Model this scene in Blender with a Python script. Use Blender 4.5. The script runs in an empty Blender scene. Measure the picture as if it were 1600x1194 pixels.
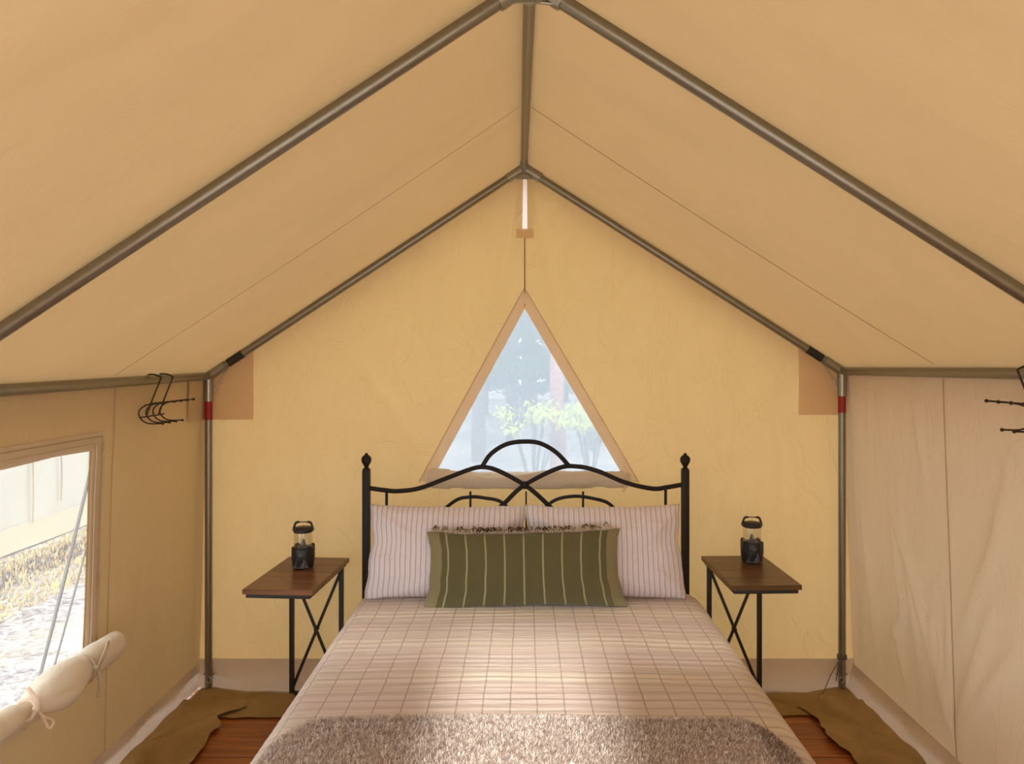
import bpy, bmesh, math, random
import numpy as np
from mathutils import Vector, Matrix, noise as mn
from mathutils.geometry import delaunay_2d_cdt
random.seed(7); rng = np.random.default_rng(7)
scene = bpy.context.scene
COL = scene.collection
PI = math.pi

# ------------------------------------------------------------------ camera, world, sun, exposure
cam_d = bpy.data.cameras.new('camera'); cam = bpy.data.objects.new('camera', cam_d); COL.objects.link(cam)
cam.location = (0, 0, 1.59); cam.rotation_euler = (PI/2, 0, 0)
cam_d.sensor_width = 36; cam_d.lens = 1155*36/1600
cam_d.shift_x = -20/1600; cam_d.shift_y = -35/1600
cam_d.clip_start = 0.02; cam_d.clip_end = 300
scene.camera = cam

world = bpy.data.worlds.new('sky'); scene.world = world; world.use_nodes = True
wn = world.node_tree; wn.nodes.clear()
wo = wn.nodes.new('ShaderNodeOutputWorld'); bg = wn.nodes.new('ShaderNodeBackground')
bg.inputs['Color'].default_value = (0.86, 0.93, 1.0, 1); bg.inputs['Strength'].default_value = 3.7
wn.links.new(bg.outputs[0], wo.inputs[0])

sd = bpy.data.lights.new('sun', 'SUN'); sd.energy = 5.9; sd.angle = math.radians(5); sd.color = (1.0, 0.97, 0.90)
sun = bpy.data.objects.new('sun', sd); COL.objects.link(sun)
sun.rotation_euler = Vector((0.0, 1.0, -0.445)).to_track_quat('-Z', 'Y').to_euler()
sun.location = (0, -4, 4)

vs = scene.view_settings
vs.view_transform = 'Standard'; vs.look = 'None'; vs.exposure = -0.07; vs.gamma = 1.0; vs.use_curve_mapping = False
scene.cycles.use_denoising = True
scene.cycles.max_bounces = 14; scene.cycles.diffuse_bounces = 8; scene.cycles.transparent_max_bounces = 12
scene.cycles.sample_clamp_indirect = 8

# ------------------------------------------------------------------ materials
class N:
    def __init__(s, name):
        s.m = bpy.data.materials.new(name); s.m.use_nodes = True; s.t = s.m.node_tree; s.t.nodes.clear()
        s.out = s.n('OutputMaterial')
    def n(s, k, **kw):
        x = s.t.nodes.new('ShaderNode'+k)
        for a, b in kw.items(): setattr(x, a, b)
        return x
    def l(s, a, b): s.t.links.new(a, b)
    def val(s, sock, v):
        if hasattr(v, 'is_output') or isinstance(v, bpy.types.NodeSocket): s.l(v, sock)
        else: sock.default_value = (*v, 1) if isinstance(v, tuple) and len(v) == 3 and sock.type == 'RGBA' else v
    def co(s, scale=(1,1,1), rot=(0,0,0), kind='Object'):
        c = s.n('TexCoord'); m = s.n('Mapping'); m.inputs['Scale'].default_value = scale; m.inputs['Rotation'].default_value = rot
        s.l(c.outputs[kind], m.inputs[0]); return m.outputs[0]
    def noise(s, co, scale=5, detail=3, rough=.5, dist=0):
        x = s.n('TexNoise'); s.l(co, x.inputs['Vector']); x.inputs['Scale'].default_value = scale
        x.inputs['Detail'].default_value = detail; x.inputs['Roughness'].default_value = rough; x.inputs['Distortion'].default_value = dist
        return x.outputs['Fac']
    def ramp(s, f, stops):
        r = s.n('ValToRGB'); e = r.color_ramp.elements
        while len(e) < len(stops): e.new(.5)
        for i, (p, c) in enumerate(stops):
            e[i].position = p; e[i].color = (*c, 1) if isinstance(c, tuple) else (c, c, c, 1)
        s.l(f, r.inputs[0]); return r.outputs[0]
    def math(s, op, a, b=0.0, c=0.0, clamp=False):
        x = s.n('Math', operation=op); x.use_clamp = clamp
        for i, v in enumerate((a, b, c)):
            if isinstance(v, (int, float)): x.inputs[i].default_value = v
            else: s.l(v, x.inputs[i])
        return x.outputs[0]
    def mix(s, f, a, b, mode='MIX'):
        x = s.n('Mix', data_type='RGBA', blend_type=mode)
        s.val(x.inputs[0], f); s.val(x.inputs[6], a); s.val(x.inputs[7], b); return x.outputs[2]
    def bump(s, h, strength=.3, dist=.01, nrm=None):
        b = s.n('Bump'); b.inputs['Strength'].default_value = strength; b.inputs['Distance'].default_value = dist
        s.l(h, b.inputs['Height'])
        if nrm is not None: s.l(nrm, b.inputs['Normal'])
        return b.outputs[0]
    def pbr(s, color, rough=.6, metal=0.0, nrm=None, **kw):
        p = s.n('BsdfPrincipled'); s.val(p.inputs['Base Color'], color); s.val(p.inputs['Roughness'], rough)
        p.inputs['Metallic'].default_value = metal
        if nrm is not None: s.l(nrm, p.inputs['Normal'])
        for k, v in kw.items(): s.val(p.inputs[k.replace('_', ' ')], v)
        s.l(p.outputs[0], s.out.inputs[0]); return s.m

def canvas(name, refl, trans, crease=.5, streak=(1,1,1), crink=1.0):
    """cotton canvas: reflects part of the light and lets part through"""
    s = N(name); co = s.co(); cs = s.co(streak)
    big = s.noise(cs, 1.3, 3, .55, .4)
    mid = s.noise(cs, 6, 4, .6, 1.2)
    ridge = s.math('ABSOLUTE', s.math('SUBTRACT', mid, .5))
    ridge = s.math('POWER', s.math('SUBTRACT', 1.0, s.math('MULTIPLY', ridge, 2.0)), 9.0)
    weave = s.noise(co, 420, 1, .5)
    mott = s.noise(co, 14, 4, .6)
    f = s.math('ADD', s.math('MULTIPLY', big, .5), s.math('MULTIPLY', mott, .18))
    k = s.ramp(f, [(.15, .90), (.52, 1.02)])
    rc = s.mix(1.0, refl, k, 'MULTIPLY'); tc = s.mix(1.0, trans, k, 'MULTIPLY')
    n1 = s.bump(mid, crease, .012)
    n2 = s.bump(ridge, crease*.35*crink, .006, n1)
    n3 = s.bump(weave, .25, .0006, n2)
    d = s.n('BsdfDiffuse'); t = s.n('BsdfTranslucent'); a = s.n('AddShader')
    s.val(d.inputs['Color'], rc); s.val(t.inputs['Color'], tc); s.l(n3, d.inputs['Normal']); s.l(n3, t.inputs['Normal'])
    s.l(d.outputs[0], a.inputs[0]); s.l(t.outputs[0], a.inputs[1]); s.l(a.outputs[0], s.out.inputs[0])
    return s.m

M = {}
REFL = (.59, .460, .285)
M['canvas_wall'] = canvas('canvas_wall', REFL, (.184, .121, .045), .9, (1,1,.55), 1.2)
M['canvas_side'] = canvas('canvas_side', (.54, .42, .25), (.055, .034, .013), .4, (1,1,.5), .3)  # left wall: its shade is put into the darker, denser cloth colour
M['canvas_side_r'] = canvas('canvas_side_r', (.66, .555, .43), (.076, .052, .028), .9, (1,1,.5), .7)  # right wall: same cloth made paler, daylight falling on it put into the colour
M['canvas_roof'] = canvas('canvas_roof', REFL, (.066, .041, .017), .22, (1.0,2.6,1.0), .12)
M['canvas_band'] = canvas('canvas_band', (.62, .53, .43), (.36, .34, .32), .25)
M['band_side'] = canvas('band_side', (.58, .49, .37), (.20, .17, .13), .3)
M['canvas_patch'] = canvas('canvas_patch', (.50, .39, .26), (.34, .26, .16), .25)
M['sod_pale'] = canvas('sod_pale', (.62, .55, .46), (.12, .10, .08), .8)
M['flap_cloth'] = canvas('flap_cloth', (.66, .58, .46), (.14, .12, .09), .45)
M['seam'] = N('seam').pbr((.22, .14, .07), .9)
M['seam_soft'] = N('seam_soft').pbr((.47, .35, .21), .9)

def mk_brown():
    s = N('brown_sod'); co = s.co()
    f = s.noise(co, 4, 5, .6, .6)
    c = s.ramp(f, [(.3, (.27, .165, .052)), (.75, (.44, .30, .13))])
    return s.pbr(c, .8, nrm=s.bump(s.noise(co, 9, 4, .6, 1.0), .5, .012))
M['brown_sod'] = mk_brown()

def mk_pipe():
    s = N('galvanised_pipe'); co = s.co()
    f = s.noise(co, 60, 3, .6)
    c = s.ramp(f, [(.3, (.245, .225, .18)), (.7, (.27, .25, .20))])
    return s.pbr(c, .36, 0.8)
M['pipe'] = mk_pipe()
M['fitting'] = N('fitting').pbr((.34, .32, .27), .34, .8)
M['red_tape'] = N('red_tape').pbr((.30, .010, .008), .5)
M['black_tape'] = N('black_tape').pbr((.015, .013, .015), .45)
M['iron'] = N('iron').pbr((.010, .008, .007), .5, Specular_IOR_Level=.3)
M['iron_brown'] = N('iron_brown').pbr((.030, .019, .012), .5, .3)
M['rope'] = N('rope').pbr((.13, .125, .12), .8)
M['cord'] = N('cord').pbr((.42, .33, .22), .9)
M['plastic_dark'] = N('plastic_dark').pbr((.016, .016, .018), .45)
M['plastic_grey'] = N('plastic_grey').pbr((.075, .078, .085), .5)
M['lens_grey'] = N('lens_grey').pbr((.10, .10, .12), .3)
M['metal_box'] = N('metal_frame').pbr((.02, .02, .02), .5)

def mk_clear():
    s = N('clear_plastic')
    lw = s.n('LayerWeight'); lw.inputs[0].default_value = .25
    tr = s.n('BsdfTransparent'); tr.inputs[0].default_value = (.90, .90, .88, 1)
    gl = s.n('BsdfGlossy'); gl.inputs['Roughness'].default_value = .12; gl.inputs['Color'].default_value = (.95, .95, .95, 1)
    mx = s.n('MixShader'); s.l(s.math('ADD', s.math('MULTIPLY', lw.outputs['Facing'], .45), .05), mx.inputs[0])
    s.l(tr.outputs[0], mx.inputs[1]); s.l(gl.outputs[0], mx.inputs[2]); s.l(mx.outputs[0], s.out.inputs[0])
    return s.m
M['clear'] = mk_clear()

def mk_screen(name, open_, refl, trans, grain):
    """fine insect screen: holes, and threads that catch the daylight"""
    s = N(name); co = s.co()
    f = s.noise(co, 260, 2, .6); g = s.noise(co, 60, 2, .6)
    fac = s.math('ADD', s.math('MULTIPLY', s.math('SUBTRACT', s.math('ADD', s.math('MULTIPLY', f, .6), s.math('MULTIPLY', g, .4)), .5), grain), 1-open_, clamp=True)
    tr = s.n('BsdfTransparent'); d = s.n('BsdfDiffuse'); t = s.n('BsdfTranslucent'); a = s.n('AddShader'); mx = s.n('MixShader')
    d.inputs['Color'].default_value = (*refl, 1); t.inputs['Color'].default_value = (*trans, 1)
    s.l(d.outputs[0], a.inputs[0]); s.l(t.outputs[0], a.inputs[1])
    s.l(fac, mx.inputs[0]); s.l(tr.outputs[0], mx.inputs[1]); s.l(a.outputs[0], mx.inputs[2]); s.l(mx.outputs[0], s.out.inputs[0])
    return s.m
M['screen_tri'] = mk_screen('screen_gable', .27, (.20, .23, .26), (.36, .42, .475), .35)
M['screen_side'] = mk_screen('screen_side', .80, (.25, .25, .25), (.42, .42, .41), .15)

def mk_wood(name, c0, c1, axis=0, rough=.4, scale=1.0):
    s = N(name); sc = [18*scale]*3; sc[axis] = 1.2*scale
    co = s.co(tuple(sc)); oi = s.n('ObjectInfo')
    va = s.n('VectorMath', operation='ADD'); s.l(co, va.inputs[0])
    cb = s.n('CombineXYZ'); r = s.math('MULTIPLY', oi.outputs['Random'], 37.0)
    for i in range(3): s.l(r, cb.inputs[i])
    s.l(cb.outputs[0], va.inputs[1])
    f = s.noise(va.outputs[0], 1.4, 6, .62, 1.4)
    tone = s.math('ADD', f, s.math('MULTIPLY', s.math('SUBTRACT', oi.outputs['Random'], .5), .22))
    c = s.ramp(tone, [(.28, c0), (.72, c1)])
    return s.pbr(c, rough, nrm=s.bump(f, .12, .002))
M['plank'] = mk_wood('floor_plank', (.22, .055, .008), (.50, .165, .030), 0, .38)
M['table_wood'] = mk_wood('table_wood', (.10, .038, .016), (.26, .12, .058), 0, .33)
M['table_wood_b'] = mk_wood('table_wood_b', (.075, .036, .012), (.18, .09, .033), 0, .35)

def mk_plaid():
    s = N('plaid_cotton'); c = s.n('TexCoord'); sp = s.n('SeparateXYZ'); s.l(c.outputs['UV'], sp.inputs[0])
    u, v = sp.outputs[0], sp.outputs[1]
    wob = s.math('MULTIPLY', s.math('SUBTRACT', s.noise(s.co((3, 1.5, 1), kind='UV'), 4, 2), .5), .010)
    uu = s.math('ADD', u, wob); vv = s.math('ADD', v, s.math('MULTIPLY', wob, .8))
    def line(x, per, w, off=0.0):
        q = s.math('FRACT', s.math('ADD', s.math('DIVIDE', x, per), off))
        d = s.math('ABSOLUTE', s.math('SUBTRACT', q, .5))
        return s.math('SUBTRACT', 1.0, s.math('DIVIDE', d, w/per*.5), clamp=True)
    a = s.math('MULTIPLY', s.math('POWER', line(uu, .081, .0058), .6), .66)
    b = s.math('MULTIPLY', s.math('POWER', line(vv, .155, .0075), .6), .56)
    vn = s.noise(s.co((.15, 26, 1), kind='UV'), 1.0, 3, .6)
    b5 = s.math('MULTIPLY', s.math('SUBTRACT', vn, .52, clamp=True), 1.6)
    b2 = s.math('MULTIPLY', line(vv, .155, .017, .32), .30)
    b3 = s.math('MULTIPLY', line(vv, .155, .014, .62), .36)
    b4 = s.math('MULTIPLY', line(vv, .0517, .010, .1), .12)
    m = s.math('MAXIMUM', s.math('MAXIMUM', a, b5), s.math('MAXIMUM', b, s.math('MAXIMUM', b2, s.math('MAXIMUM', b3, b4))))
    band = s.math('MULTIPLY', s.math('ADD', s.math('SINE', s.math('MULTIPLY', vv, 2*PI/.155*.5)), 1.0), .5)
    base = s.mix(band, (.66, .575, .495), (.60, .50, .46))
    col = s.mix(m, base, (.115, .070, .042))
    co = s.co()
    pk = s.noise(s.co((1.2, 9, 1)), 5, 4, .6, .5)
    tick = s.noise(co, 60, 2, .5)
    nb = s.bump(pk, .55, .010); nb = s.bump(tick, .15, .002, nb)
    return s.pbr(col, .88, nrm=nb, Sheen_Weight=.15)
M['plaid'] = mk_plaid()

def mk_stripe():
    s = N('striped_cotton'); c = s.n('TexCoord'); sp = s.n('SeparateXYZ'); s.l(c.outputs['UV'], sp.inputs[0])
    u = s.math('ADD', sp.outputs[0], s.math('MULTIPLY', s.math('SUBTRACT', s.noise(s.co((1,1,1), kind='UV'), 6, 2), .5), .012))
    q = s.math('FRACT', s.math('DIVIDE', u, .0225))
    def ln(cn, w): return s.math('SUBTRACT', 1.0, s.math('DIVIDE', s.math('ABSOLUTE', s.math('SUBTRACT', q, cn)), w), clamp=True)
    a = s.math('MAXIMUM', s.math('POWER', ln(.30, .24), .8), s.math('MULTIPLY', ln(.78, .12), .45))
    col = s.mix(s.math('MULTIPLY', a, .9), (.80, .77, .84), (.47, .38, .41))
    nb = s.bump(s.noise(s.co((1, 1, 1)), 9, 4, .6, .8), .35, .012)
    return s.pbr(col, .85, nrm=nb, Sheen_Weight=.1)
M['stripe'] = mk_stripe()

def mk_green():
    s = N('green_woven'); c = s.n('TexCoord'); sp = s.n('SeparateXYZ'); s.l(c.outputs['UV'], sp.inputs[0])
    u = sp.outputs[0]
    d = s.math('ABSOLUTE', s.math('SUBTRACT', s.math('FRACT', s.math('ADD', s.math('DIVIDE', u, .0835), .5)), .5))
    ln = s.math('POWER', s.math('SUBTRACT', 1.0, s.math('DIVIDE', d, .055), clamp=True), .6)
    rib = s.math('ADD', s.math('MULTIPLY', s.math('SINE', s.math('MULTIPLY', u, 2*PI/.0075)), .5), .5)
    f = s.noise(s.co((1.5, 1.5, 1.5)), 3, 3)
    g = s.mix(f, (.100, .098, .038), (.155, .138, .062))
    g = s.mix(s.math('MULTIPLY', rib, .35), g, (.055, .055, .018))
    col = s.mix(s.math('MULTIPLY', ln, .85), g, (.46, .45, .25))
    return s.pbr(col, .9, nrm=s.bump(rib, .35, .0015), Sheen_Weight=.2)
M['green'] = mk_green()
M['olive'] = N('olive_panel').pbr((.235, .205, .105), .9, Sheen_Weight=.2)
M['fringe_dark'] = N('fringe_dark').pbr((.055, .028, .018), .9)
M['fringe_pale'] = N('fringe_pale').pbr((.62, .53, .42), .9)
M['mattress'] = N('mattress_ticking').pbr((.6, .58, .54), .9)

def mk_pile():
    s = N('fluffy_pile'); a = s.n('Attribute'); a.attribute_name = 'tone'
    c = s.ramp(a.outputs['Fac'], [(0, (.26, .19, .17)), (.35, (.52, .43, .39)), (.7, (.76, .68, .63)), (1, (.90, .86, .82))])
    d = s.n('BsdfDiffuse'); s.l(c, d.inputs['Color']); t = s.n('BsdfTranslucent'); s.l(c, t.inputs['Color']); mx = s.n('MixShader'); mx.inputs[0].default_value = .3; s.l(d.outputs[0], mx.inputs[1]); s.l(t.outputs[0], mx.inputs[2]); s.l(mx.outputs[0], s.out.inputs[0]); return s.m
M['pile'] = mk_pile()
M['throw_base'] = N('throw_base').pbr((.42, .34, .31), .95)

def mk_ground():
    s = N('pine_litter_ground'); co = s.co()
    a = s.noise(co, .7, 4, .6, .5); b = s.noise(co, 9, 6, .72, 1.5); c2 = s.noise(co, 38, 4, .7)
    f = s.math('ADD', s.math('MULTIPLY', b, .6), s.math('MULTIPLY', c2, .4))
    c = s.ramp(f, [(.40, (.10, .08, .08)), (.50, (.30, .27, .26)), (.60, (.52, .48, .45))])
    c = s.mix(s.ramp(a, [(.45, 0.0), (.7, .5)]), c, (.60, .50, .30))
    return s.pbr(c, .95, nrm=s.bump(f, .8, .03))
M['ground'] = mk_ground()
def mk_bark(n, c0, c1):
    s = N(n); f = s.noise(s.co((6, 6, 1.3)), 3, 5, .65, .8)
    return s.pbr(s.ramp(f, [(.3, c0), (.7, c1)]), .9, nrm=s.bump(f, .8, .03))
M['bark'] = mk_bark('pine_bark', (.05, .04, .04), (.17, .13, .12))
M['bark_red'] = mk_bark('red_bark', (.20, .075, .055), (.42, .20, .16))
def mk_leaf(n, c, t):
    s = N(n); d = s.n('BsdfDiffuse'); tt = s.n('BsdfTranslucent'); a = s.n('AddShader')
    f = s.noise(s.co(), 2.5, 3); s.val(d.inputs[0], s.mix(f, tuple(x*.6 for x in c), c)); tt.inputs[0].default_value = (*t, 1)
    s.l(d.outputs[0], a.inputs[0]); s.l(tt.outputs[0], a.inputs[1]); s.l(a.outputs[0], s.out.inputs[0]); return s.m
M['needles'] = mk_leaf('pine_needles', (.055, .095, .06), (.02, .04, .02))
M['leaf_yellow'] = mk_leaf('yellow_green_leaves', (.42, .44, .10), (.30, .34, .06))
M['dry_grass'] = mk_leaf('dry_grass', (.55, .42, .22), (.1, .08, .03))
M['slit_cloth'] = canvas('slit_cloth', (.4, .4, .4), (.42, .36, .345), .1)
M['white_canvas'] = canvas('white_canvas', (.58, .545, .46), (.06, .055, .05), .3)
M['neighbour_sod'] = N('neighbour_sod').pbr((.62, .51, .37), .9)

# ------------------------------------------------------------------ builders
def link(o, parent=None):
    COL.objects.link(o)
    if parent is not None: o.parent = parent
    return o
def mesh_obj(name, V, F, mat, parent=None, smooth=True, uv=None, attr=None):
    me = bpy.data.meshes.new(name)
    off = WLOC.get(parent.name, Vector((0, 0, 0))) if parent is not None else Vector((0, 0, 0))
    if isinstance(V, np.ndarray): V = (V - np.array(off)).tolist()
    elif off.length > 0: V = [tuple(Vector(v) - off) for v in V]
    me.from_pydata(V, [], F if not isinstance(F, np.ndarray) else F.tolist())
    if mat is not None: me.materials.append(mat)
    if smooth: me.polygons.foreach_set('use_smooth', [True]*len(me.polygons))
    if uv is not None:
        ul = me.uv_layers.new(name='UVMap'); idx = np.empty(len(me.loops), dtype=np.int32); me.loops.foreach_get('vertex_index', idx)
        ul.data.foreach_set('uv', np.asarray(uv, dtype=np.float32)[idx].ravel())
    if attr is not None:
        at = me.attributes.new('tone', 'FLOAT', 'POINT'); at.data.foreach_set('value', np.asarray(attr, dtype=np.float32))
    me.update()
    return link(bpy.data.objects.new(name, me), parent)
WLOC = {}
def place(o):   # remember where a thing stands, so that children are stored relative to it
    p = o.parent; WLOC[o.name] = o.location.copy() + (WLOC.get(p.name, Vector()) if p else Vector()); return o
def tag(o, label=None, cat=None, group=None, kind=None):
    if label: o['label'] = label
    if cat: o['category'] = cat
    if group: o['group'] = group
    if kind: o['kind'] = kind
    return o
def thing(name, loc, label, cat, group=None):
    o = link(bpy.data.objects.new(name, None)); o.location = loc; o.empty_display_size = .1
    place(o); return tag(o, label, cat, group)
def struct(o): o['kind'] = 'structure'; return o

class MB:
    def __init__(s): s.V = []; s.F = []; s.UV = None
    def add(s, V, F):
        n = len(s.V); s.V += [tuple(v) for v in V]; s.F += [tuple(i+n for i in f) for f in F]; return s
    def tube(s, pts, r, seg=14, caps=True, flat=1.0):
        P = [Vector(p) for p in pts]; n = len(P)
        R = r if isinstance(r, (list, tuple)) else [r]*n
        T = [(P[min(i+1, n-1)] - P[max(i-1, 0)]).normalized() for i in range(n)]
        up = Vector((0, 0, 1)) if abs(T[0].z) < .9 else Vector((0, 1, 0))
        a = T[0].cross(up).normalized(); V = []; F = []
        for i in range(n):
            a = (a - T[i]*a.dot(T[i])).normalized(); b = T[i].cross(a)
            for k in range(seg):
                t = 2*PI*k/seg; V.append(P[i] + a*math.cos(t)*R[i] + b*math.sin(t)*R[i]*flat)
        for i in range(n-1):
            for k in range(seg):
                k2 = (k+1) % seg; F.append((i*seg+k, i*seg+k2, (i+1)*seg+k2, (i+1)*seg+k))
        if caps: F.append(tuple(range(seg-1, -1, -1))); F.append(tuple((n-1)*seg+k for k in range(seg)))
        return s.add(V, F)
    def box(s, c, size, bev=0.0, rot=None, seg=2):
        bm = bmesh.new(); bmesh.ops.create_cube(bm, size=1)
        bmesh.ops.scale(bm, vec=size, verts=bm.verts)
        if bev: bmesh.ops.bevel(bm, geom=bm.edges[:], offset=bev, segments=seg, affect='EDGES', profile=.6)
        if rot is not None: bmesh.ops.transform(bm, matrix=rot, verts=bm.verts)
        bmesh.ops.translate(bm, vec=c, verts=bm.verts); bm.verts.index_update()
        s.add([v.co.copy() for v in bm.verts], [[v.index for v in f.verts] for f in bm.faces]); bm.free(); return s
    def lathe(s, prof, c=(0, 0, 0), seg=32):
        V = []; F = []; n = len(prof)
        for r, z in prof:
            for k in range(seg): V.append((c[0]+r*math.cos(2*PI*k/seg), c[1]+r*math.sin(2*PI*k/seg), c[2]+z))
        for i in range(n-1):
            for k in range(seg):
                k2 = (k+1) % seg; F.append((i*seg+k, i*seg+k2, (i+1)*seg+k2, (i+1)*seg+k))
        F.append(tuple(range(seg-1, -1, -1))); F.append(tuple((n-1)*seg+k for k in range(seg)))
        return s.add(V, F)
    def ball(s, c, r, seg=12, sq=1.0):
        return s.lathe([(max(r*math.sin(PI*i/8), 1e-4), -r*sq*math.cos(PI*i/8)) for i in range(9)], c, seg)
    def build(s, name, mat, parent=None, smooth=True, auto=True):
        o = mesh_obj(name, s.V, s.F, mat, parent, smooth)
        if smooth and auto:
            bm = bmesh.new(); bm.from_mesh(o.data)
            for e in bm.edges:
                if len(e.link_faces) == 2 and e.calc_face_angle(0) > .7: e.smooth = False
            bm.to_mesh(o.data); bm.free()
        return o
def crom(pts, k=6):
    P = [Vector(p) for p in pts]; P = [P[0]*2-P[1]] + P + [P[-1]*2-P[-2]]; out = []
    for i in range(1, len(P)-2):
        for j in range(k):
            t = j/k; p0, p1, p2, p3 = P[i-1:i+3]
            out.append(.5*((2*p1)+(p2-p0)*t+(2*p0-5*p1+4*p2-p3)*t*t+(-p0+3*p1-3*p2+p3)*t**3))
    out.append(P[-2]); return out
def grid(nu, nv, fn, name, mat, parent=None, uvf=None):
    V = []; UV = []
    for j in range(nv):
        for i in range(nu):
            a, b = i/(nu-1), j/(nv-1); V.append(fn(a, b))
            if uvf: UV.append(uvf(a, b))
    F = [(j*nu+i, j*nu+i+1, (j+1)*nu+i+1, (j+1)*nu+i) for j in range(nv-1) for i in range(nu-1)]
    return mesh_obj(name, V, F, mat, parent, uv=UV or None)

def inside(p, poly):
    x, y = p; c = False; n = len(poly)
    for i in range(n):
        x1, y1 = poly[i]; x2, y2 = poly[(i+1) % n]
        if (y1 > y) != (y2 > y) and x < (x2-x1)*(y-y1)/(y2-y1)+x1: c = not c
    return c
def dense(poly, step, closed=True):
    out = []; n = len(poly)
    for i in range(n if closed else n-1):
        a = Vector(poly[i]); b = Vector(poly[(i+1) % n]); k = max(1, int((b-a).length/step))
        out += [tuple(a.lerp(b, j/k)) for j in range(k)]
    if not closed: out.append(tuple(poly[-1]))
    return out
def sheet(name, outline, holes, step, fn, mat, parent=None):
    """cloth cut to an outline with holes, triangulated evenly, then mapped to 3-D by fn(a, b)"""
    loops = [dense(outline, step)] + [dense(h, step) for h in holes]
    pts = []; edges = []
    for L in loops:
        n0 = len(pts); pts += [Vector(p) for p in L]; edges += [(n0+i, n0+(i+1) % len(L)) for i in range(len(L))]
    arr = np.array([tuple(p) for p in pts])
    x0, y0 = arr.min(0); x1, y1 = arr.max(0); rj = random.Random(3)
    row = 0; y = y0
    while y < y1:
        x = x0 + (step/2 if row % 2 else 0)
        while x < x1:
            p = (x+rj.uniform(-.1, .1)*step, y+rj.uniform(-.1, .1)*step)
            if inside(p, outline) and not any(inside(p, h) for h in holes) and ((arr-np.array(p))**2).sum(1).min() > (step*.55)**2:
                pts.append(Vector(p))
            x += step
        y += step*.866; row += 1
    v, e, f, *_ = delaunay_2d_cdt(pts, edges, [], 0, 1e-6)
    F = []
    for t in f:
        c = sum((v[i] for i in t), Vector((0, 0)))/len(t)
        if inside(c, outline) and not any(inside(c, h) for h in holes): F.append(tuple(t))
    return mesh_obj(name, [fn(p.x, p.y) for p in v], F, mat, parent)
def nz(x, y=0, z=0): return mn.noise(Vector((x, y, z)))
def fbm(x, y, z=0, o=3):
    a = 0; s = 1
    for i in range(o): a += s*nz(x, y, z+i*7.1); x *= 2.03; y *= 2.03; s *= .5
    return a
def crease(a, b, p, w):   # soft fold along the segment a-b, fading towards both ends
    ax, ay = a; bx, by = b; dx, dy = bx-ax, by-ay; L2 = dx*dx+dy*dy
    t = ((p[0]-ax)*dx+(p[1]-ay)*dy)/L2
    if t < -.05 or t > 1.05: return 0
    t = min(max(t, 0), 1); d = math.hypot(p[0]-ax-t*dx, p[1]-ay-t*dy)
    if d > 3*w: return 0
    return math.exp(-(d/w)**1.35)*math.sin(PI*min(max(t*.92+.04, 0), 1))**.6

# ------------------------------------------------------------------ shape of the tent
YF, YN, YE = 3.565, 1.807, .05          # far, middle and entrance frame
YB, YFRONT = 3.62, -.16                 # gable cloths
XL, XR, RZ = -1.525, 1.53, 2.516
def ez(side, y):
    t = (YF-y)/(YF-YN)
    return 1.510-.012*t if side < 0 else 1.534+.018*t
def rz(x, y):                            # centre line height of a rafter
    X = XL if x < 0 else XR
    return RZ + (ez(-1 if x < 0 else 1, y)-RZ)*(x/X)
def roofz(x, y): return rz(x, y)+.0245
def wallx(side, y, z):
    k = 1-min(max(z/1.5, 0), 1)
    return (-1.552-.045*k) if side < 0 else (1.556+.055*k)

def roof_pt(x, y):
    z = roofz(x, y)
    ph = abs(math.sin(PI*(y-YF)/(YF-YN)))           # taut over frames, slack between
    sag = -.012*ph*math.sin(PI*min(abs(x)/1.5, 1))
    st = .009*ph*fbm(x*.55+3, y*4.2, 2, 3)          # long tension folds running down the slope
    if x < 0 and y < 1.8: st += .020*ph*fbm(x*.8+y*.6, y*3.4-x*1.6, 5, 3)
    return (x, y, z+sag+st)
def build_roof():
    xs = list(np.linspace(-1.70, -.001, 80))+[0]+list(np.linspace(.001, 1.70, 80)); ys = np.linspace(-.30, 3.75, 190)
    V = [roof_pt(x, y) for y in ys for x in xs]; n = len(xs)
    F = [(j*n+i, j*n+i+1, (j+1)*n+i+1, (j+1)*n+i) for j in range(len(ys)-1) for i in range(n-1)]
    o = struct(mesh_obj('ceiling', V, F, M['canvas_roof']))
    for s in (-1, 1):
        for ys_ in (2.745,):
            mb = MB(); P = []
            for i in range(60):
                x = s*(.02+1.50*i/59); p = roof_pt(x, ys_); P.append((p[0], p[1], p[2]-.0016))
            mb.tube(P, .0013 if s > 0 else .0008, 6); mb.build('seam', M['seam_soft'], o)
    return o
build_roof()

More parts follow.
